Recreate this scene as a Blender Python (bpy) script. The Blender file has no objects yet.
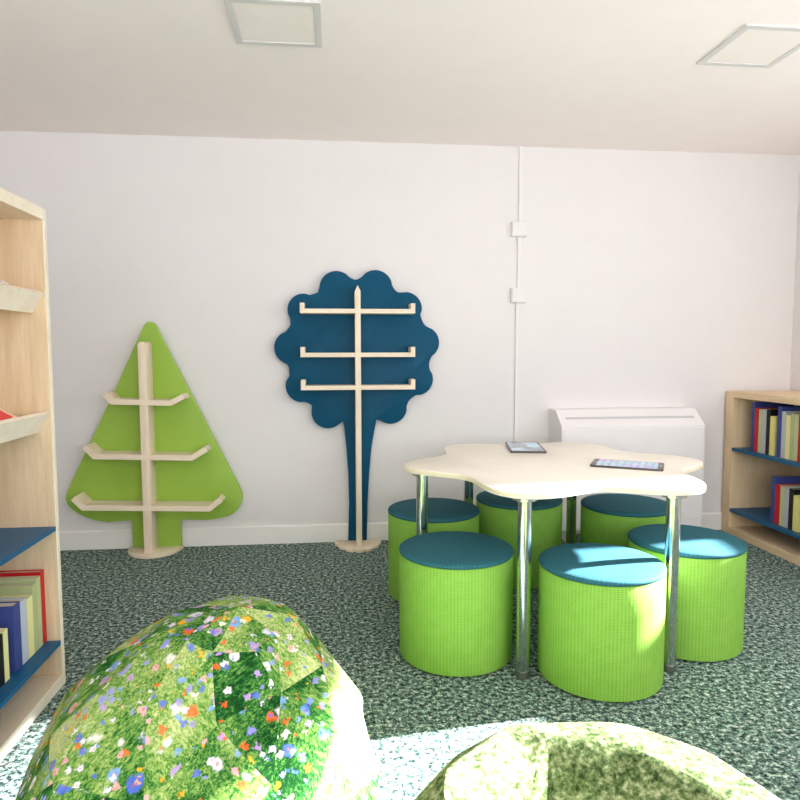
import bpy, bmesh, math, random
from mathutils import Vector, Matrix
import numpy as np
R = random.Random(7)
C = bpy.context.scene.collection
SC = bpy.context.scene

# ------------------------------------------------------------------ materials
def s2l(c):
    return tuple(((x/255)/12.92 if x/255 <= .04045 else ((x/255+.055)/1.055)**2.4) for x in c)
def rgba(c): return (*s2l(c), 1)
class NT:
    def __init__(s, name, rough=.6, spec=.3, metal=0):
        s.m = bpy.data.materials.new(name); s.m.use_nodes = True
        s.t = s.m.node_tree; s.b = s.t.nodes['Principled BSDF']
        s.b.inputs['Roughness'].default_value = rough
        s.b.inputs['Specular IOR Level'].default_value = spec
        s.b.inputs['Metallic'].default_value = metal
    def n(s, typ, **kw):
        nd = s.t.nodes.new(typ)
        for k, v in kw.items():
            if k in nd.inputs: nd.inputs[k].default_value = v
            else: setattr(nd, k, v)
        return nd
    def l(s, a, b): s.t.links.new(a, b)
    def coord(s, scale=(1,1,1), rot=(0,0,0), kind='Object'):
        tc = s.n('ShaderNodeTexCoord'); mp = s.n('ShaderNodeMapping')
        mp.inputs['Scale'].default_value = scale; mp.inputs['Rotation'].default_value = rot
        s.l(tc.outputs[kind], mp.inputs['Vector']); return mp.outputs[0]
    def ramp(s, fac, stops, interp='LINEAR'):
        r = s.n('ShaderNodeValToRGB'); e = r.color_ramp.elements; r.color_ramp.interpolation = interp
        while len(e) < len(stops): e.new(.5)
        for el, (p, c) in zip(e, stops): el.position = p; el.color = rgba(c)
        s.l(fac, r.inputs[0]); return r.outputs[0]
    def noise(s, vec, scale, detail=3, rough=.55):
        n = s.n('ShaderNodeTexNoise', Scale=scale, Detail=detail, Roughness=rough); s.l(vec, n.inputs['Vector']); return n
    def mix(s, fac, a, b, mode='MIX'):
        m = s.n('ShaderNodeMix', data_type='RGBA', blend_type=mode)
        for v, i in ((fac, 0), (a, 6), (b, 7)):
            if hasattr(v, 'is_linked'): s.l(v, m.inputs[i])
            elif i == 0: m.inputs[0].default_value = v
            else: m.inputs[i].default_value = rgba(v)
        return m.outputs[2]
    def math(s, op, a, b=0.0, clamp=False):
        m = s.n('ShaderNodeMath', operation=op); m.use_clamp = clamp
        for v, i in ((a, 0), (b, 1)):
            if hasattr(v, 'is_linked'): s.l(v, m.inputs[i])
            else: m.inputs[i].default_value = v
        return m.outputs[0]
    def col(s, c):
        if hasattr(c, 'is_linked'): s.l(c, s.b.inputs['Base Color'])
        else: s.b.inputs['Base Color'].default_value = rgba(c)
        return s
    def bump(s, h, strength=.2, dist=.002):
        b = s.n('ShaderNodeBump', Strength=strength, Distance=dist); s.l(h, b.inputs['Height']); s.l(b.outputs[0], s.b.inputs['Normal'])

def paint(name, c, rough=.6, spec=.3, var=4):
    t = NT(name, rough, spec); n = t.noise(t.coord(), 6, 2)
    lo = tuple(max(0, x-var) for x in c); hi = tuple(min(255, x+var) for x in c)
    t.col(t.ramp(n.outputs[0], [(.3, lo), (.7, hi)])); return t.m
def wood(name, lo, mid, hi, scale=(14, 14, 1.2), rough=.5):
    t = NT(name, rough, .3); v = t.coord(scale)
    n = t.noise(v, 1.6, 5, .6); n.inputs['Distortion'].default_value = .8
    f = t.noise(v, 9, 3)
    k = t.math('ADD', t.math('MULTIPLY', n.outputs[0], .75), t.math('MULTIPLY', f.outputs[0], .25))
    t.col(t.ramp(k, [(.3, lo), (.5, mid), (.68, hi)])); return t.m
M = {}
M['wall'] = paint('wall_paint', (227, 223, 223), .8, .2, 1)
M['ceil'] = paint('ceiling_paint', (250, 241, 238), .85, .2, 1)
M['white'] = paint('white_gloss', (238, 236, 233), .4, .4, 1)
M['trunk'] = paint('trunking_plastic', (230, 226, 225), .7, .2, 1)
M['heater'] = paint('heater_enamel', (234, 229, 230), .5, .3, 1)
M['slot'] = paint('slot_grey', (196, 196, 198), .6)
M['lframe'] = paint('light_frame', (214, 211, 210), .5, .3, 1)
M['diff'] = paint('light_diffuser', (246, 238, 232), .6, .2, 1)
M['birch'] = wood('birch_panel', (206, 180, 144), (220, 196, 162), (231, 211, 180))
M['birch_y'] = wood('birch_long', (222, 200, 170), (233, 215, 188), (240, 226, 203), (14, 1.2, 14))
M['birch_e'] = wood('birch_edge', (228, 214, 190), (238, 226, 206), (244, 235, 218), (6, 6, 6))
M['maple'] = wood('maple_laminate', (216, 186, 146), (227, 200, 162), (235, 210, 176))
M['maple_y'] = wood('maple_laminate_long', (216, 186, 146), (227, 200, 162), (235, 210, 176), (14, 1.2, 14))
M['ply'] = wood('shelf_ply', (226, 206, 180), (236, 219, 196), (243, 229, 209), (1.4, 16, 16))
M['plyv'] = wood('spine_ply', (224, 203, 176), (235, 217, 194), (243, 228, 208), (18, 18, 1.4))
M['top'] = wood('tabletop_laminate', (242, 230, 214), (246, 237, 223), (249, 242, 231), (1.5, 16, 16), .35)
M['edgeband'] = wood('tabletop_edge', (226, 212, 178), (234, 222, 192), (240, 229, 202), (4, 4, 4), .4)
M['blue'] = paint('blue_board', (20, 88, 130), .45, .3, 3)
M['dblue'] = paint('dark_blue_board', (5, 75, 106), .5, .15, 2)
M['lime'] = paint('lime_board', (152, 188, 76), .5, .3, 3)
M['black'] = paint('black_plastic', (24, 24, 26), .4, .4, 2)
M['bezel'] = paint('tablet_bezel', (58, 52, 50), .25, .5, 2)
M['pages'] = paint('book_pages', (226, 214, 190), .8, .1, 8)
t = NT('chrome', .2, .5, 1); n_ = t.noise(t.coord((1, 1, .4)), 60, 2)
t.col(t.ramp(n_.outputs[0], [(.3, (196, 198, 194)), (.7, (228, 230, 226))])); t.bump(n_.outputs[0], .15, .002); M['chrome'] = t.m

M['steel'] = NT('foot_steel', .4, .5, .8).col((120, 124, 120)).m

# carpet: flecked green-grey loop pile
t = NT('carpet_loop', .95, .1); v = t.coord((1, 1.0, 1))
a = t.noise(v, 58, 4, .7); b = t.noise(v, 150, 2, .6); g = t.noise(v, 42, 2)
k = t.math('ADD', t.math('MULTIPLY', a.outputs[0], .7), t.math('MULTIPLY', b.outputs[0], .3))
c1 = t.ramp(k, [(.39, (18, 28, 30)), (.465, (74, 93, 92)), (.53, (130, 150, 145)), (.605, (226, 233, 227))])
c2 = t.ramp(g.outputs[0], [(.35, (205, 232, 218)), (.65, (255, 244, 240))])
t.col(t.mix(.8, c1, c2, 'MULTIPLY')); t.bump(a.outputs[0], .6, .006); M['carpet'] = t.m

# woven lime fabric: fine grid from cylinder UVs
def weave(name, lo, hi, su, sv, thresh=.5):
    t = NT(name, .8, .15); uv = t.n('ShaderNodeTexCoord').outputs['UV']
    sp = t.n('ShaderNodeSeparateXYZ'); t.l(uv, sp.inputs[0])
    wu = t.math('SINE', t.math('MULTIPLY', sp.outputs[0], su*6.2832)); wv = t.math('SINE', t.math('MULTIPLY', sp.outputs[1], sv*6.2832))
    k = t.math('ADD', t.math('MULTIPLY', t.math('ADD', wu, wv), .13), .5)
    n = t.noise(t.coord(), 25, 2); k = t.math('ADD', k, t.math('MULTIPLY', t.math('SUBTRACT', n.outputs[0], .5), .35))
    t.col(t.ramp(k, [(.15, lo), (.85, hi)])); t.bump(k, .25, .002); return t.m
M['limefab'] = weave('lime_weave', (106, 158, 48), (144, 186, 88), 110, 110)
M['tealfab'] = weave('teal_weave', (36, 86, 98), (52, 106, 118), 90, 60)

# meadow print
def meadow():
    t = NT('meadow_print', .85, .1)
    tc = t.n('ShaderNodeTexCoord'); at = t.n('ShaderNodeVertexColor', layer_name='patch')
    sc = t.n('ShaderNodeVectorMath', operation='SCALE'); sc.inputs['Scale'].default_value = 7; t.l(at.outputs[0], sc.inputs[0])
    ad = t.n('ShaderNodeVectorMath', operation='ADD'); t.l(tc.outputs['Object'], ad.inputs[0]); t.l(sc.outputs[0], ad.inputs[1])
    sp = t.n('ShaderNodeSeparateColor'); t.l(at.outputs[0], sp.inputs[0])
    rt = t.n('ShaderNodeVectorRotate', rotation_type='Y_AXIS'); t.l(ad.outputs[0], rt.inputs['Vector'])
    t.l(t.math('MULTIPLY', t.math('SUBTRACT', sp.outputs[0], .5), 2.2), rt.inputs['Angle'])
    vec = rt.outputs[0]
    mp = t.n('ShaderNodeMapping'); mp.inputs['Scale'].default_value = (120, 120, 17); t.l(vec, mp.inputs[0])
    bl = t.noise(mp.outputs[0], 1.5, 4, .7); bl.inputs['Distortion'].default_value = .7
    big = t.noise(vec, 7, 3, .6)
    k = t.math('ADD', t.math('ADD', t.math('MULTIPLY', bl.outputs[0], .62), t.math('MULTIPLY', big.outputs[0], .5)),
               t.math('MULTIPLY', t.math('SUBTRACT', sp.outputs[1], .55), .15))
    base = t.ramp(k, [(.42, (14, 62, 22)), (.485, (46, 104, 44)), (.54, (92, 138, 60)), (.60, (136, 164, 84)), (.70, (192, 200, 138))])
    # flowers in three sizes
    cols = [(0, (228, 220, 236)), (.16, (150, 146, 222)), (.3, (84, 104, 208)), (.42, (236, 168, 176)), (.56, (240, 236, 228)),
            (.68, (236, 96, 48)), (.78, (244, 176, 40)), (.86, (190, 150, 214)), (.93, (120, 160, 226))]
    out = base
    for scale, rad, th, off in ((16, .24, .66, 0.0), (27, .32, .60, 3.1), (50, .36, .52, 8.7)):
        o = t.n('ShaderNodeVectorMath', operation='ADD'); o.inputs[1].default_value = (off, off*.7, off*1.3); t.l(vec, o.inputs[0])
        ds = t.noise(o.outputs[0], scale*2.4, 1)
        d2 = t.n('ShaderNodeMix', data_type='VECTOR'); d2.inputs[0].default_value = .018; t.l(o.outputs[0], d2.inputs[4]); t.l(ds.outputs['Color'], d2.inputs[5])
        vo = t.n('ShaderNodeTexVoronoi', Scale=scale); t.l(d2.outputs[1], vo.inputs['Vector'])
        s2 = t.n('ShaderNodeSeparateColor'); t.l(vo.outputs['Color'], s2.inputs[0])
        mr = t.n('ShaderNodeMapRange'); mr.interpolation_type = 'SMOOTHSTEP'; t.l(vo.outputs['Distance'], mr.inputs[0])
        mr.inputs[1].default_value = rad*1.2; mr.inputs[2].default_value = rad*.75; mr.inputs[3].default_value = 0; mr.inputs[4].default_value = 1
        inside = mr.outputs[0]
        keep = t.math('GREATER_THAN', s2.outputs[1], th)
        fc = t.ramp(s2.outputs[0], cols, 'CONSTANT')
        eye = t.math('LESS_THAN', vo.outputs['Distance'], rad*.34)
        fc = t.mix(t.math('MULTIPLY', eye, .6), fc, (180, 96, 40))
        out = t.mix(t.math('MULTIPLY', t.math('MULTIPLY', inside, keep), .78), out, fc)
    t.col(out); return t.m
M['meadow'] = meadow()
t = NT('grass_print', .9, .1)
tc = t.n('ShaderNodeTexCoord'); at = t.n('ShaderNodeVertexColor', layer_name='patch')
ad = t.n('ShaderNodeVectorMath', operation='MULTIPLY_ADD'); t.l(at.outputs[0], ad.inputs[0]); ad.inputs[1].default_value = (5, 5, 5); t.l(tc.outputs['Object'], ad.inputs[2])
a = t.noise(ad.outputs[0], 75, 4, .7); b = t.noise(ad.outputs[0], 9, 2)
k = t.math('ADD', t.math('MULTIPLY', a.outputs[0], .75), t.math('MULTIPLY', b.outputs[0], .25))
t.col(t.ramp(k, [(.37, (40, 54, 28)), (.47, (84, 102, 60)), (.56, (132, 142, 102)), (.67, (190, 190, 158))])); M['grassbag'] = t.m

def screen(name, stops, icons):
    t = NT(name, .12, .5); v = t.coord((1, 1, 1)); n = t.noise(v, 9, 3)
    base = t.ramp(n.outputs[0], stops)
    if icons:
        vo = t.n('ShaderNodeTexVoronoi', Scale=34, Randomness=.15, distance='CHEBYCHEV'); t.l(v, vo.inputs['Vector'])
        hue = t.mix(.55, vo.outputs['Color'], (225, 225, 240))
        base = t.mix(t.math('MULTIPLY', t.math('LESS_THAN', vo.outputs['Distance'], .28), .55), base, hue)
    t.col(base); t.l(base, t.b.inputs['Emission Color']); t.b.inputs['Emission Strength'].default_value = .22; return t.m
M['screen_a'] = screen('mountain_screen', [(.3, (96, 104, 116)), (.5, (148, 158, 174)), (.62, (168, 206, 226))], False)
M['screen_b'] = screen('home_screen', [(.3, (108, 150, 200)), (.48, (150, 190, 206)), (.6, (160, 146, 214)), (.72, (190, 180, 226))], True)
BK = dict(red=(196, 26, 34), blue=(62, 74, 140), green=(190, 196, 148), green2=(180, 188, 138), yellow=(226, 218, 134), pale=(232, 226, 160),
          grey=(182, 186, 190), lilac=(190, 196, 212), black=(26, 26, 30), white=(238, 226, 226), scarlet=(226, 54, 56), olive=(120, 110, 48))
for k_, c_ in BK.items(): M['bk_'+k_] = paint('cover_'+k_, c_, .45, .3, 4)

# ------------------------------------------------------------------ mesh helpers
def link(name, bm, mat, parent=None, smooth=None, loc=None, kind=None):
    me = bpy.data.meshes.new(name); bm.normal_update(); bm.to_mesh(me); bm.free()
    o = bpy.data.objects.new(name, me); C.objects.link(o)
    for m in (mat if isinstance(mat, (list, tuple)) else [mat]): me.materials.append(m)
    if smooth is not None:
        for p in me.polygons: p.use_smooth = True
        try: me.set_sharp_from_angle(angle=math.radians(smooth))
        except Exception: pass
    if parent: o.parent = parent
    if loc: o.location = loc
    if kind: o['kind'] = kind
    return o
def empty(name, loc, label, cat, group=None, rz=0):
    o = bpy.data.objects.new(name, None); C.objects.link(o); o.location = loc; o.rotation_euler = (0, 0, rz)
    o.empty_display_size = .1
    return tag(o, label, cat, group)
def tag(o, label, cat, group=None):
    o['label'] = label; o['category'] = cat
    if group: o['group'] = group
    return o
def box(bm, x0, x1, y0, y1, z0, z1, bev=0):
    vs = [bm.verts.new((x, y, z)) for x in (x0, x1) for y in (y0, y1) for z in (z0, z1)]
    fs = [(0,1,3,2), (4,6,7,5), (0,4,5,1), (2,3,7,6), (0,2,6,4), (1,5,7,3)]
    nf = [bm.faces.new([vs[i] for i in f]) for f in fs]
    if bev:
        es = list({e for f in nf for e in f.edges})
        bmesh.ops.bevel(bm, geom=es, offset=bev, segments=2, affect='EDGES', profile=.5)
    return vs
def BX(*a, bev=.0015):
    bm = bmesh.new(); box(bm, *a, bev=bev); return bm
def prism(pts, axis, d0, d1, bev=0, mats=None):
    """polygon in the plane across `axis`, extruded from d0 to d1"""
    bm = bmesh.new()
    def P(p, d): return {'z': (p[0], p[1], d), 'y': (p[0], d, p[1]), 'x': (d, p[0], p[1])}[axis]
    a = [bm.verts.new(P(p, d0)) for p in pts]; b = [bm.verts.new(P(p, d1)) for p in pts]
    n = len(pts); fa = bm.faces.new(a); fb = bm.faces.new(b[::-1]); sides = []
    for i in range(n): sides.append(bm.faces.new((a[i], b[i], b[(i+1) % n], a[(i+1) % n])))
    if mats:
        for f in sides: f.material_index = 1
    bmesh.ops.recalc_face_normals(bm, faces=bm.faces)
    if bev:
        es = [e for f in (fa, fb) for e in f.edges]
        bmesh.ops.bevel(bm, geom=es, offset=bev, segments=2, affect='EDGES', profile=.5)
    return bm
def lathe(prof, n=64, uvmap=True, cx=0, cy=0):
    bm = bmesh.new(); uv = bm.loops.layers.uv.new('UVMap')
    L = [0]
    for p, q in zip(prof, prof[1:]): L.append(L[-1]+math.hypot(q[0]-p[0], q[1]-p[1]))
    rows = []
    for (r, z) in prof:
        if r < 1e-6: rows.append([bm.verts.new((cx, cy, z))])
        else: rows.append([bm.verts.new((cx+r*math.cos(2*math.pi*i/n), cy+r*math.sin(2*math.pi*i/n), z)) for i in range(n)])
    for k in range(len(prof)-1):
        A, B = rows[k], rows[k+1]
        for i in range(n):
            j = (i+1) % n
            if len(A) == 1 and len(B) == 1: continue
            if len(A) == 1: f = bm.faces.new((A[0], B[j], B[i])); us = [(i+.5)/n, (i+1)/n, i/n]; vs = [k, k+1, k+1]
            elif len(B) == 1: f = bm.faces.new((A[i], A[j], B[0])); us = [i/n, (i+1)/n, (i+.5)/n]; vs = [k, k, k+1]
            else: f = bm.faces.new((A[i], A[j], B[j], B[i])); us = [i/n, (i+1)/n, (i+1)/n, i/n]; vs = [k, k, k+1, k+1]
            for lp, u, q in zip(f.loops, us, vs): lp[uv].uv = (u, L[q]/L[-1])
    bmesh.ops.recalc_face_normals(bm, faces=bm.faces); return bm
def catmull(pts, n=6, closed=True):
    out = []; N = len(pts); P = [Vector(p) for p in pts]
    for i in range(N if closed else N-1):
        p0, p1, p2, p3 = (P[(i-1) % N], P[i], P[(i+1) % N], P[(i+2) % N]) if closed else (P[max(i-1, 0)], P[i], P[i+1], P[min(i+2, N-1)])
        for k in range(n):
            u = k/n
            out.append(.5*((2*p1)+(p2-p0)*u+(2*p0-5*p1+4*p2-p3)*u*u+(3*p1-p0-3*p2+p3)*u**3))
    return [(p.x, p.y) for p in out]
def copy_tree(o, parent=None):
    c = o.copy(); C.objects.link(c); c.parent = parent
    for ch in list(o.children): copy_tree(ch, c)
    return c

# ------------------------------------------------------------------ room
D, HC, XL, XR, YF = 4.0, 2.458, -2.25, 3.02, -2.2
T = .1
def struct(name, bm, mat, parent=None): 
    return link(name, bm, mat, parent, kind='structure')
struct('floor', BX(XL-T, XR+T, YF-T, D+T, -.1, 0, bev=0), M['carpet'])
struct('ceiling', BX(XL-T, XR+T, YF-T, D+T, HC, HC+.1, bev=0), M['ceil'])
struct('wall_back', BX(XL-T, XR+T, D, D+T, 0, HC, bev=0), M['wall'])
struct('wall_left', BX(XL-T, XL, YF, D, 0, HC, bev=0), M['wall'])
WY0, WY1, WZ0, WZ1 = -.9, 2.66, 1.14, 1.965           # window in the right wall
bm = bmesh.new()
for a in ((YF, WY0, 0, HC), (WY1, D, 0, HC), (WY0, WY1, 0, WZ0), (WY0, WY1, WZ1, HC)): box(bm, XR, XR+T, a[0], a[1], a[2], a[3])
struct('wall_right', bm, M['wall'])
FX0, FX1, FZ0, FZ1 = -1.9, 2.7, .85, 2.25            # unseen windows behind the camera, assumed to let in soft ambient light
bm = bmesh.new()
for a in ((XL-T, FX0, 0, HC), (FX1, XR+T, 0, HC), (FX0, FX1, 0, FZ0), (FX0, FX1, FZ1, HC)): box(bm, a[0], a[1], YF-T, YF, a[2], a[3])
struct('wall_front', bm, M['wall'])
bm = bmesh.new()
for a in ((WY0, WY0+.04, WZ0, WZ1), (WY1-.04, WY1, WZ0, WZ1), (WY0, WY1, WZ0, WZ0+.03), (WY0, WY1, WZ1-.04, WZ1)):
    box(bm, XR+.03, XR+.08, *a)
struct('window_1', bm, M['white'])
bm = bmesh.new()
for a in ((FX0, FX0+.05, FZ0, FZ1), (FX1-.05, FX1, FZ0, FZ1), (FX0, FX1, FZ0, FZ0+.05), (FX0, FX1, FZ1-.05, FZ1), (.36, .44, FZ0, FZ1)):
    box(bm, a[0], a[1], YF-.08, YF-.03, a[2], a[3])
struct('window_2', bm, M['white'])
def skirting(name, pts, axis, d0, d1): struct(name, prism(pts, axis, d0, d1), M['white'])
pf = [(0, 0), (-.016, 0), (-.016, .106), (-.010, .114), (0, .114)]
skirting('baseboard_back', [(D+x, z) for x, z in pf], 'x', XL, XR)
skirting('baseboard_left', [(XL-x, z) for x, z in pf], 'y', YF, D-.016)
skirting('baseboard_right', [(XR+x, z) for x, z in pf], 'y', YF, D-.016)

# ceiling light panels
def ceiling_light(x0, y0, label):
    w, z0 = .344, HC-.009
    t = empty('ceiling_light', (x0+w/2, y0+w/2, z0), label, 'ceiling light', 'square light panels on the ceiling')
    h, f = w/2, .026; bm = bmesh.new()
    for a in ((-h, h, -h, -h+f), (-h, h, h-f, h), (-h, -h+f, -h+f, h-f), (h-f, h, -h+f, h-f)): box(bm, a[0], a[1], a[2], a[3], 0, .009, bev=.001)
    link('frame', bm, M['lframe'], t)
    link('diffuser', BX(-h+f, h-f, -h+f, h-f, .003, .0085, bev=.001), M['diff'], t)
ceiling_light(-.382, 2.440, 'square ceiling light panel with grey frame above the round blue tree shelf')
ceiling_light(1.595, 2.440, 'square ceiling light panel with grey frame above the table and low bookcase')

# cable trunking and boxes on the back wall
bm = bmesh.new()
box(bm, 1.150, 1.172, D-.014, D, 1.998, HC, bev=.002)
box(bm, 1.146, 1.164, D-.014, D, 1.588, 1.906, bev=.002)
box(bm, 1.140, 1.158, D-.014, D, .114, 1.496, bev=.002)
tag(link('cable_trunking', bm, M['trunk']), 'thin white vertical cable trunking running up the back wall', 'trunking')
def wall_box(zc, label):
    t = empty('junction_box', (1.154, D, zc), label, 'junction box', 'white boxes on the cable trunking')
    link('back_box', BX(-.049, .049, -.030, 0, -.046, .046, bev=.003), M['trunk'], t)
    link('cover_plate', BX(-.045, .045, -.036, -.030, -.042, .042, bev=.002), M['trunk'], t)
wall_box(1.952, 'square white box on the wall trunking, the higher one near the ceiling')
wall_box(1.542, 'square white box on the wall trunking, the lower one above the heater')

# storage heater
hx0, hx1, hy, hz0 = 1.369, 2.290, 3.760, .095
t = empty('wall_heater', ((hx0+hx1)/2, D, 0), 'white wall heater with sloping top standing behind the flower table', 'heater')
ox = (hx0+hx1)/2
def rel(bm):
    bmesh.ops.translate(bm, verts=bm.verts, vec=(-ox, -D, 0)); return bm
bm = prism([(hy, hz0), (hy, .733), (3.880, .828), (D, .828), (D, hz0)], 'x', hx0, hx1, bev=.004)
link('casing', rel(bm), M['heater'], t)
sl = (.828-.733)/(3.880-hy)
bm = bmesh.new()
ym = hy+.058; zm = .733+sl*.058
vs = [bm.verts.new(c) for c in [(hx0+.045, ym-.006, zm-.006*sl+.003), (hx1-.045, ym-.006, zm-.006*sl+.003), (hx1-.045, ym+.006, zm+.006*sl+.003), (hx0+.045, ym+.006, zm+.006*sl+.003)]]
f = bm.faces.new(vs); bmesh.ops.extrude_face_region(bm, geom=[f])
for v in vs: v.co.z -= .012
bmesh.ops.recalc_face_normals(bm, faces=bm.faces)
link('air_slot', rel(bm), M['slot'], t)
link('front_panel', rel(BX(hx0+.012, hx1-.012, hy-.004, hy+.004, hz0+.05, .722, bev=.002)), M['heater'], t)
for x in (hx0+.06, hx1-.12): link('foot', rel(BX(x, x+.06, hy+.05, D-.03, 0, hz0, bev=.002)), M['heater'], t)

# ------------------------------------------------------------------ tree shelves
PY0, PY1, SY = 3.942, 3.962, 3.812     # back panel front/back, front of the shelves
bx, by = .139, 3.93
t = empty('tree_bookshelf', (bx, by, 0), 'dark blue round tree shaped bookshelf with scalloped crown and three straight shelves', 'bookshelf')
lobes = [((.017, 1.574), .104), ((.252, 1.582), .104), ((.436, 1.455), .100), ((.544, 1.247), .100), ((.506, 1.022), .100), ((.343, .847), .100),
         ((-.043, .824), .100), ((-.196, .986), .100), ((-.259, 1.218), .102), ((-.181, 1.444), .098)]
vals = [(.133, 1.627), (.384, 1.556), (.549, 1.362), (.583, 1.125), (.459, .892), (.255, .776), (.048, .768), (-.142, .868), (-.278, 1.105), (-.264, 1.352), (-.096, 1.549)]
# order: L1 v0 L2 v1 L3 v2 L4 v3 L5 v4 L6 v5 [trunk] v6 L7 v7 L8 v8 L9 v9 L10 v10
def arc(c, r, p, q, n=9):
    a0 = math.atan2(p[1]-c[1], p[0]-c[0]); a1 = math.atan2(q[1]-c[1], q[0]-c[0])
    while a1 > a0: a1 -= 2*math.pi
    m = math.radians(16); a0 -= m; a1 += m
    return [(c[0]+r*math.cos(a0+(a1-a0)*k/(n-1)), c[1]+r*math.sin(a0+(a1-a0)*k/(n-1))) for k in range(n)]
seq = []
for i in range(6): seq += arc(*lobes[i], vals[i-1] if i else vals[10], vals[i]) + [vals[i]]
rt = [(.240, .70), (.222, .60), (.208, .45), (.196, .25), (.190, .018)]
lt = [(.074, .018), (.082, .25), (.078, .45), (.068, .60), (.056, .72)]
crown1 = catmull(seq, 3, closed=False) + [seq[-1]]
seq2 = [vals[6]]
for i in range(6, 10): seq2 += arc(*lobes[i], vals[i], vals[i+1]) + [vals[i+1]]
crown2 = catmull(seq2, 3, closed=False) + [seq2[-1]]
poly = crown1 + rt + lt + crown2
bm = prism([(x-bx, z) for x, z in poly], 'y', PY0-by, PY1-by, bev=.002)
link('back_panel', bm, M['dblue'], t, smooth=40)
w = .0165
bm = prism([(-w, .018), (w, .018), (w, 1.548), (0, 1.582), (-w, 1.548)], 'y', SY-by, PY0-by, bev=.001)
link('spine', bm, M['plyv'], t)
for zt in (1.444, 1.187, .993):
    bm = bmesh.new(); x0, x1 = -.198-bx, .479-bx; th = .026; e = .026; h = .034
    pts = [(x0, zt-th), (x1, zt-th), (x1, zt+h), (x1-e, zt+h), (x1-e, zt), (x0+e, zt), (x0+e, zt+h), (x0, zt+h)]
    link('shelf', prism(pts, 'y', SY-by-.001, PY0-by, bev=.001), M['ply'], t)
pts = [(.148, .0)]
n = 7
sc_ = []
for i in range(n+1): sc_.append(math.pi+math.pi*i/n)
out = []
for i in range(n):
    a0, a1 = sc_[i], sc_[i+1]
    for k in range(8):
        a = a0+(a1-a0)*k/8; rr = 1+.09*abs(math.sin((a-a0)/(a1-a0)*math.pi))**.7
        out.append((.135*rr*math.cos(a)-.004, .030+.195*rr*math.sin(a)))
out.append((.131, .030))
link('base', prism([(x, y) for x, y in out], 'z', 0, .018, bev=.002), M['ply'], t, smooth=35)

px_, py_ = -1.079, 3.93
t = empty('tree_bookshelf', (px_, py_, 0), 'lime green triangular fir tree bookshelf with three shelves bent up at the ends', 'bookshelf')
half = catmull([(-1.117, 1.346), (-1.102, 1.364), (-1.080, 1.371), (-1.058, 1.364), (-1.044, 1.346)], 5, False) + [(-1.044, 1.346)]
right = [(-.960, 1.163), (-.867, .972), (-.720, .66), (-.600, .412)] + catmull([(-.586, .381), (-.567, .330), (-.570, .285), (-.595, .238), (-.650, .196), (-.770, .174), (-.850, .176)], 5, False) + [(-.936, .180), (-.936, .018)]
left = [(-1.221, .018), (-1.221, .184), (-1.29, .180)] + catmull([(-1.363, .177), (-1.430, .190), (-1.500, .218), (-1.562, .262), (-1.594, .315), (-1.588, .362), (-1.572, .40)], 5, False) + [(-1.572, .40), (-1.307, .94)]
bm = prism([(x-px_, z) for x, z in half+right+left], 'y', PY0-py_, PY1-py_, bev=.002)
link('back_panel', bm, M['lime'], t, smooth=40)
sx0, sx1 = -1.117, -1.071
bm = prism([(sx0-px_, .018), (sx1-px_, .018), (sx1-px_, 1.238), (sx1-px_-.012, 1.252), (sx0-px_+.012, 1.252), (sx0-px_, 1.238)], 'y', SY-py_, PY0-py_, bev=.001)
link('spine', bm, M['plyv'], t, smooth=40)
for (xl, xbl, xbr, xr, zb) in ((-1.322, -1.276, -.942, -.852, .893), (-1.442, -1.383, -.830, -.730, .575), (-1.517, -1.457, -.735, -.656, .275)):
    th = .031
    def dirn(a, b): d = Vector((b[0]-a[0], b[1]-a[1])); return d.normalized()
    up = .058 if zb > .8 else .07
    # underside line then the top line offset by the board thickness
    A, B, Cc, Dd = (xl, zb+up*.86), (xbl, zb), (xbr, zb), (xr-.012, zb+up-.014)
    nl = Vector((-(B[1]-A[1]), B[0]-A[0])).normalized()*th; nr = Vector((-(Dd[1]-Cc[1]), Dd[0]-Cc[0])).normalized()*th
    kl, kr = math.tan(math.atan2(A[1]-B[1], B[0]-A[0])/2)*th, math.tan(math.atan2(Dd[1]-Cc[1], Dd[0]-Cc[0])/2)*th
    rot_ = lambda p: (-1.094+(p[0]+1.094)*math.cos(.035)+(p[1]-zb)*math.sin(.035), zb-.005+(p[1]-zb)*math.cos(.035)-(p[0]+1.094)*math.sin(.035))
    pts = [A, B, Cc, Dd, (Dd[0]+nr.x, Dd[1]+nr.y), (Cc[0]-kr, zb+th), (B[0]+kl, zb+th), (A[0]+nl.x, A[1]+nl.y)]
    link('shelf', prism([(x-px_, z) for x, z in map(rot_, pts)], 'y', SY-py_-.001, PY0-py_, bev=.001), M['ply'], t)
out = [(0.158*math.cos(math.pi+math.pi*k/28), .030+.195*math.sin(math.pi+math.pi*k/28)) for k in range(29)]
link('base', prism([(x-.006, y) for x, y in out], 'z', 0, .018, bev=.002), M['ply'], t, smooth=35)

# ------------------------------------------------------------------ bookcases and books
def book(x_spine, facing, y0, y1, z, h, depth, col, label, group):
    """upright book, spine towards -x (facing=-1) or +x (facing=+1)"""
    y0 += .0008; y1 -= .0008; z += .0006
    t = empty('book', (x_spine, (y0+y1)/2, z), label, 'book', group)
    hw = (y1-y0)/2; c = .0025; dx = -facing*depth
    pts = [(0, -hw), (dx, -hw), (dx, -hw+c), (facing*-c, -hw+c), (facing*-c, hw-c), (dx, hw-c), (dx, hw), (0, hw)]
    link('cover', prism(pts, 'z', 0, h, bev=.0006), M['bk_'+col], t)
    xa, xb = sorted((facing*-.003, dx*.97))
    link('pages', BX(xa, xb, -hw+c, hw-c, .003, h-.004, bev=0), M['pages'], t)
    return t

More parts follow.
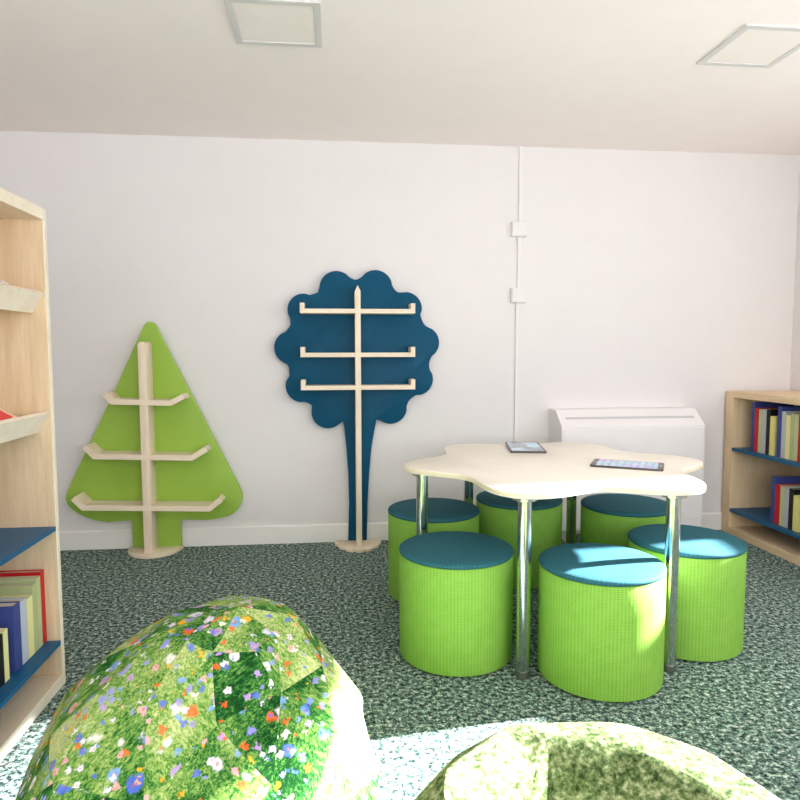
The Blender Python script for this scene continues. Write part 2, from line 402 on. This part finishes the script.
# tall birch bookcase on the left
LX0, LX1, LY0, LY1, LH = -1.385, -.983, 1.12, 2.366, 1.686
t = empty('bookcase', (LX1, LY1, 0), 'tall birch bookcase with sloped display ledges above and blue shelves below', 'bookcase')
def lr(x0, x1, y0, y1, z0, z1, bev=.0015): return BX(x0-LX1, x1-LX1, y0-LY1, y1-LY1, z0, z1, bev=bev)
def edge_banded(o, axis_val):
    o.data.materials.append(M['birch_e'])
    for p in o.data.polygons:
        if p.center.x > axis_val: p.material_index = 1
for y in (LY0, LY1-.025): edge_banded(link('side_panel', lr(LX0, LX1, y, y+.025, 0, LH), M['birch'], t), -.002)
edge_banded(link('top_panel', lr(LX0, LX1, LY0+.025, LY1-.025, LH-.040, LH), M['birch_y'], t), -.002)
edge_banded(link('base', lr(LX0, LX1, LY0+.025, LY1-.025, 0, .041), M['birch_y'], t), -.002)
link('back_panel', lr(LX0, LX0+.012, LY0+.025, LY1-.025, .041, LH-.04), M['birch'], t)
for z in (.168, .583): link('shelf', lr(LX0+.012, LX1-.001, LY0+.025, LY1-.025, z-.016, z), M['blue'], t)['label'] = 'blue shelf board'
for (zt, tilt) in ((1.397, 30), (.984, 30)):
    a = math.radians(tilt); ln, th = .078, .015
    u = Vector((math.sin(a), math.cos(a))); v = Vector((-math.cos(a), math.sin(a)))     # up the lip / back along the ledge
    top = Vector((-.988, zt)); bot = top-u*ln
    lip = [bot, top, top+v*th, bot+v*th]
    L = .36; led = [bot+v*th, bot+v*(th)+u*th, bot+v*L+u*th, bot+v*L]
    ob = link('display_ledge', prism([(p.x-LX1, p.y) for p in led], 'y', LY0+.025-LY1, -.026), M['birch_y'], t)
    link('lip', prism([(p.x-LX1, p.y) for p in lip], 'y', LY0+.025-LY1, -.026, bev=.001), M['birch_e'], ob)

G = 'upright books on the lowest blue shelf of the tall bookcase'
zb = .168
for (y0, y1, h, col, d, lab) in (
    (2.308, 2.338, .262, 'red', .22, 'red hardback at the far end of the tall bookcase bottom row'),
    (2.277, 2.308, .250, 'green', .21, 'pale green book standing directly beside the red hardback'),
    (2.247, 2.277, .237, 'green2', .20, 'pale green book between its taller green twin and the yellow book'),
    (2.203, 2.246, .205, 'pale', .17, 'pale yellow book between the green pair and the lilac grey book'),
    (2.160, 2.202, .213, 'lilac', .17, 'lilac grey book standing between a pale yellow and a blue book'),
    (2.112, 2.158, .218, 'blue', .20, 'thick blue book in the tall bookcase bottom row'),
    (2.045, 2.074, .165, 'pale', .15, 'short pale yellow book between the blue and the black book'),
    (2.006, 2.044, .160, 'black', .15, 'short black book at the picture edge of the tall bookcase')):
    book(-1.030, 1, y0, y1, zb, h, d, col, lab, G)
# books lying on the sloped ledges
def ledge_book(zt, y0, y1, col, band, label):
    a = math.radians(30); u = Vector((math.sin(a), math.cos(a))); v = Vector((-math.cos(a), math.sin(a)))
    o = Vector((-.988, zt))-u*.078+v*.016+u*.0155
    t = empty('book', (o.x, y1, o.y), label, 'book', 'books lying on the sloped display ledges')
    w_, h_ = .26, .066
    def q(s0, s1, n0, n1): return [((v*s+u*n).x, (v*s+u*n).y) for s, n in ((s0, n0), (s1, n0), (s1, n1), (s0, n1))]
    link('pages', prism(q(.002, w_-.003, .003, h_-.003), 'y', y0-y1+.002, -.003), M['pages'], t)
    link('cover', prism(q(0, w_, h_-.003, h_), 'y', y0-y1, 0), M['bk_'+col], t)
    link('back_cover', prism(q(0, w_, 0, .003), 'y', y0-y1, 0), M['bk_'+col], t)
    link('cover_print', prism(q(.05, w_-.03, h_, h_+.0008), 'y', y0-y1+.03, -.03), M['bk_'+band], t)
ledge_book(1.397, 1.84, 2.125, 'white', 'scarlet', 'pale pink and white book lying on the upper display ledge')
ledge_book(.984, 1.82, 2.11, 'scarlet', 'white', 'red and white book lying on the lower display ledge')

# low bookcase on the right
RX0, RX1, RY1, RY0, RH = 2.558, 3.004, 3.976, 2.75, .932
t = empty('bookcase', (RX0, RY1, 0), 'low light wood bookcase with blue shelves in the far corner', 'bookcase')
def rr_(x0, x1, y0, y1, z0, z1, bev=.0015): return BX(x0-RX0, x1-RX0, y0-RY1, y1-RY1, z0, z1, bev=bev)
link('side_panel', rr_(RX0, RX1, RY1-.075, RY1, 0, RH), M['maple'], t)
link('side_panel', rr_(RX0, RX1, RY0, RY0+.04, 0, RH), M['maple'], t)
link('top_panel', rr_(RX0, RX1, RY0+.04, RY1-.075, RH-.040, RH), M['maple_y'], t)
link('base', rr_(RX0, RX1, RY0+.04, RY1-.075, 0, .045), M['maple_y'], t)
link('back_panel', rr_(RX1-.012, RX1, RY0+.04, RY1-.075, .045, RH-.04), M['maple'], t)
for z in (.567, .167): link('shelf', rr_(RX0+.002, RX1-.012, RY0+.04, RY1-.075, z-.020, z), M['blue'], t)['label'] = 'blue shelf board'
G = 'books on the upper shelf of the low bookcase'
xs = 2.600
for (y1, y0, h, col, d, lab) in (
    (3.770, 3.741, .306, 'blue', .26, 'tall blue book at the left end of the low bookcase upper row'),
    (3.740, 3.703, .272, 'red', .20, 'red book beside the tall blue one on the upper shelf'),
    (3.702, 3.668, .268, 'green', .20, 'pale green book between the red and grey books, upper shelf'),
    (3.667, 3.632, .270, 'grey', .20, 'grey book next to the black book on the upper shelf'),
    (3.631, 3.598, .272, 'black', .22, 'black book between grey and short yellow, upper shelf'),
    (3.597, 3.556, .236, 'yellow', .17, 'short yellow book right of the black book, upper shelf'),
    (3.533, 3.498, .300, 'blue', .26, 'second tall blue book in the middle of the upper row'),
    (3.497, 3.462, .274, 'grey', .20, 'light grey book right of the second tall blue one'),
    (3.461, 3.424, .256, 'pale', .18, 'pale yellow book between light grey and green, upper shelf'),
    (3.423, 3.392, .268, 'green2', .20, 'green book right of the pale yellow one, upper shelf'),
    (3.391, 3.360, .266, 'green', .20, 'pale green book just before the last red, upper shelf'),
    (3.359, 3.322, .272, 'red', .22, 'red book at the picture edge of the upper shelf')):
    book(xs, -1, y0, y1, .567, h, d, col, lab, G)
G = 'books on the lower shelf of the low bookcase'
for (y1, y0, h, col, d, lab) in (
    (3.560, 3.528, .276, 'blue', .26, 'tall blue book at the left end of the lower row'),
    (3.527, 3.484, .236, 'red', .20, 'red book beside the tall blue one on the lower shelf'),
    (3.483, 3.446, .234, 'green', .20, 'pale green book between red and grey, lower shelf'),
    (3.445, 3.410, .235, 'grey', .20, 'light grey book beside the black book, lower shelf'),
    (3.409, 3.374, .236, 'black', .22, 'black book between grey and yellow, lower shelf'),
    (3.373, 3.330, .205, 'yellow', .17, 'short yellow book at the picture edge of the lower shelf')):
    book(xs, -1, y0, y1, .167, h, d, col, lab, G)

# ------------------------------------------------------------------ flower table
TX, TY, TZ, TH = .983, 2.785, .697, .023
t = empty('flower_table', (TX, TY, 0), 'pale wooden flower shaped table with six petals on chrome tube legs', 'table')
N = 240; pts = []
for i in range(N):
    a = 2*math.pi*i/N; r = .606+.078*math.cos(6*a); pts.append((r*math.cos(a), r*math.sin(a)))
bm = prism(pts, 'z', TZ-TH, TZ, bev=.004, mats=True)
o = link('tabletop', bm, [M['top'], M['edgeband']], t, smooth=35)
legs = [(.678, 2.226), (1.236, 2.216), (1.515, 2.715), (1.232, 3.22), (.694, 3.28), (.372, 2.72)]
leg0 = None
for (x, y) in legs:
    if leg0 is None:
        leg0 = link('leg', lathe([(0, .03), (.024, .03), (.0255, .033), (.0255, TZ-TH-.012), (.045, TZ-TH-.010), (.045, TZ-TH), (0, TZ-TH)], 32), M['chrome'], t, smooth=35)
        ft = link('foot', lathe([(0, 0), (.022, 0), (.0265, .004), (.0265, .028), (.022, .034), (0, .034)], 32), M['steel'], leg0, smooth=35)
        l = leg0
    else: l = copy_tree(leg0, t)
    l.location = (x-TX, y-TY, 0)
# tablets
def tablet(cx, cy, ang, mat, label, w=.28, h=.175):
    t = empty('tablet', (cx, cy, TZ), label, 'tablet', 'tablets on the table', math.radians(ang))
    pts = []
    for (sx, sy, a0) in ((1, 1, 0), (-1, 1, 90), (-1, -1, 180), (1, -1, 270)):
        for k in range(6):
            a = math.radians(a0+18*k); pts.append((sx*(w/2-.012)+.012*math.cos(a), sy*(h/2-.012)+.012*math.sin(a)))
    link('body', prism(pts, 'z', 0, .008, bev=.002), M['bezel'], t, smooth=35)
    link('screen', BX(-w/2+.024, w/2-.024, -h/2+.010, h/2-.010, .0078, .0085, bev=0), mat, t)
    link('home_button', lathe([(.006, .0079), (.006, .0086), (0, .0086)], 20, cx=w/2-.012), M['slot'], t)
tablet(.972, 3.205, 79.5, M['screen_a'], 'tablet with a grey blue screen lying farther back on the table, near the wall', w=.335, h=.178)
tablet(1.266, 2.660, -29.3, M['screen_b'], 'tablet with a blue and purple home screen lying nearest the bright table edge', w=.296, h=.182)

# ------------------------------------------------------------------ stools
SR, SH = .224, .427
st = [((.471, 2.456), 'lime drum stool with teal top, front left one before the chrome leg'),
      ((.971, 2.233), 'lime drum stool nearest the viewer, sunlit patch on teal top and right side'),
      ((1.434, 2.470), 'lime drum stool nearest the low bookcase, right of the table legs'),
      ((.479, 3.087), 'lime drum stool at the back left of the table, near the round blue tree'),
      ((.964, 3.274), 'lime drum stool at the back middle under the table, mostly hidden'),
      ((1.468, 3.080), 'lime drum stool at the back right, standing in front of the wall heater')]
proto = None
for i, ((x, y), lab) in enumerate(st):
    if proto is None:
        proto = empty('drum_stool', (x, y, 0), lab, 'stool', 'lime and teal drum stools around the table')
        link('body', lathe([(0, .008), (SR-.006, .008), (SR-.001, .009), (SR, .014), (SR, .12), (SR, .21), (SR, .30), (SR, SH-.022), (SR-.003, SH-.019), (SR-.02, SH-.018), (0, SH-.018)], 96), M['limefab'], proto, smooth=50)
        pr = [(SR-.02, SH-.018), (SR-.002, SH-.0175), (SR+.0015, SH-.012), (SR, SH-.005), (SR-.006, SH-.001), (SR-.02, SH+.002)]
        pr += [(SR*k, SH+.002+.006*(1-k*k)) for k in (.8, .6, .4, .2)] + [(0, SH+.008)]
        link('seat_pad', lathe(pr, 96), M['tealfab'], proto, smooth=60)
        for k in range(4):
            a = math.radians(45+90*k)
            f0 = lathe([(0, 0), (.018, 0), (.02, .003), (.02, .009), (0, .009)], 20, cx=.17*math.cos(a), cy=.17*math.sin(a))
            link('foot', f0, M['black'], proto, smooth=40)
        o = proto
    else:
        o = copy_tree(proto); o.location = (x, y, 0); o['label'] = lab
    o.rotation_euler.z = .35*i

# ------------------------------------------------------------------ bean bags
def bean_bag(name, loc, rings, top, nseg, mat, label, seed, dents=(), jit=.018, squash=(1, 1), rot0=0, creases=(.45, .6, .75, .85)):
    rnd = random.Random(seed); bm = bmesh.new(); rows = []
    for k, (z, r, dx, dy) in enumerate(rings):
        row = []
        off = (.5 if k % 2 else 0)
        for i in range(nseg):
            a = 2*math.pi*(i+off+rnd.uniform(-.16, .16))/nseg+rot0
            j = (rnd.uniform(-jit, jit) if 0 < k else 0)
            row.append(bm.verts.new((dx+(r+j)*math.cos(a)*squash[0], dy+(r+j)*math.sin(a)*squash[1], max(0, z+(rnd.uniform(-jit, jit)*.6 if k > 1 else 0)))))
        rows.append(row)
    tv = bm.verts.new(top); bv = bm.verts.new((0, 0, 0))
    fs = []
    for k in range(len(rows)-1):
        A, B = rows[k], rows[k+1]
        for i in range(nseg):
            j = (i+1) % nseg
            if k % 2 == 0: tri = ((A[i], A[j], B[i]), (A[j], B[j], B[i]))
            else: tri = ((A[i], B[j], B[i]), (A[i], A[j], B[j]))
            fs += [bm.faces.new(x) for x in tri]
    for i in range(nseg):
        fs.append(bm.faces.new((rows[-1][i], rows[-1][(i+1) % nseg], tv))); fs.append(bm.faces.new((rows[0][(i+1) % nseg], rows[0][i], bv)))
    for (c, rad, dep) in dents:
        c = Vector(c); dep = Vector(dep)
        for v in bm.verts:
            d = (v.co-c).length
            if d < rad: v.co += dep*(1-d/rad)
    # merge some triangle pairs into larger panels
    for e in list(bm.edges):
        if e.is_valid and len(e.link_faces) == 2 and rnd.random() < .30 and all(len(f.verts) == 3 for f in e.link_faces):
            bmesh.ops.dissolve_edges(bm, edges=[e], use_verts=False)
    bm.normal_update()
    cl = bm.loops.layers.float_color.new('patch')
    for f in bm.faces:
        c = (rnd.random(), rnd.random(), rnd.random(), 1)
        for lp in f.loops: lp[cl] = c
    cr = bm.edges.layers.float.new('crease_edge')
    for e in bm.edges: e[cr] = rnd.choice(creases)
    o = link(name, bm, mat, smooth=None, loc=loc)
    for p in o.data.polygons: p.use_smooth = True
    md = o.modifiers.new('soft', 'SUBSURF'); md.levels = 4; md.render_levels = 4
    return tag(o, label, 'bean bag')
b1 = [(0, .30, 0, 0), (.05, .37, 0, 0), (.17, .400, 0, 0), (.30, .385, 0, 0), (.41, .335, .01, .02), (.51, .245, .03, .04), (.578, .14, .06, .05)]
bean_bag('bean_bag', (-.30, 1.42, 0), b1, (.075, .055, .612), 11, M['meadow'], 'bean bag printed with meadow flowers, beside the tall bookcase', 5,
         creases=(.3, .45, .6, .75), dents=(((.08, -.24, .43), .24, (0, .10, -.09)),))
b2 = [(0, .34, 0, 0), (.06, .42, 0, 0), (.19, .455, 0, 0), (.32, .41, 0, 0), (.415, .32, 0, 0), (.43, .25, -.05, -.01), (.32, .13, -.10, -.02)]
bean_bag('bean_bag', (.470, .975, 0), b2, (-.10, -.02, .25), 10, M['grassbag'], 'mottled grass green bean bag with a hollowed top, in the sunlight', 11, jit=.012, squash=(.985, 1), creases=(.3, .45, .6, .7))

# ------------------------------------------------------------------ light
SUN = Vector((-1, -.13, -.48)).normalized()
sd = bpy.data.lights.new('sun', 'SUN'); sd.energy = 66; sd.angle = math.radians(1.6); sd.color = (1, .955, 1)
so = bpy.data.objects.new('sun', sd); C.objects.link(so); so.rotation_euler = SUN.to_track_quat('-Z', 'Y').to_euler(); so.location = (8, 2, 5)
w_ = bpy.data.worlds.new('sky'); SC.world = w_; w_.use_nodes = True
bg = w_.node_tree.nodes['Background']; bg.inputs[0].default_value = (.86, .93, 1, 1); bg.inputs[1].default_value = 2.0
def area_lamp(name, loc, d, sx, sy, energy, col):
    ld = bpy.data.lights.new(name, 'AREA'); ld.shape = 'RECTANGLE'; ld.size = sx; ld.size_y = sy; ld.energy = energy; ld.color = col
    o = bpy.data.objects.new(name, ld); C.objects.link(o); o.location = loc; o.rotation_euler = Vector(d).to_track_quat('-Z', 'Y').to_euler()
area_lamp('fill_front', ((FX0+FX1)/2, YF-.02, (FZ0+FZ1)/2), (0, 1, .3), FX1-FX0-.1, FZ1-FZ0-.1, 108, (1, .975, 1))  # added fill lamp behind the camera, tilted up to brighten the ceiling
area_lamp('daylight_right', (XR+.02, (WY0+WY1)/2, (WZ0+WZ1)/2), (-1, 0, 0), WY1-WY0-.1, WZ1-WZ0-.1, 24, (.98, .97, 1))

# ------------------------------------------------------------------ camera
f = 643.15; pit, yaw, rol = .0770, .1012, -.0018
fw = Vector((math.sin(yaw)*math.cos(pit), math.cos(yaw)*math.cos(pit), -math.sin(pit)))
ri = Vector((math.cos(yaw), -math.sin(yaw), 0)); up = ri.cross(fw)
r2 = math.cos(rol)*ri+math.sin(rol)*up; u2 = -math.sin(rol)*ri+math.cos(rol)*up
cd = bpy.data.cameras.new('camera'); cd.sensor_width = 36; cd.lens = f/800*36; cd.clip_start = .01
co = bpy.data.objects.new('camera', cd); C.objects.link(co)
m = Matrix((r2, u2, -fw)).transposed().to_4x4(); m.translation = (0, 0, 1.2); co.matrix_world = m
SC.camera = co
vs = SC.view_settings; vs.view_transform = 'Standard'; vs.look = 'None'; vs.exposure = .03; vs.gamma = 1; vs.use_curve_mapping = False
SC.cycles.use_denoising = True; SC.cycles.diffuse_bounces = 8; SC.cycles.max_bounces = 14; SC.cycles.sample_clamp_indirect = 12
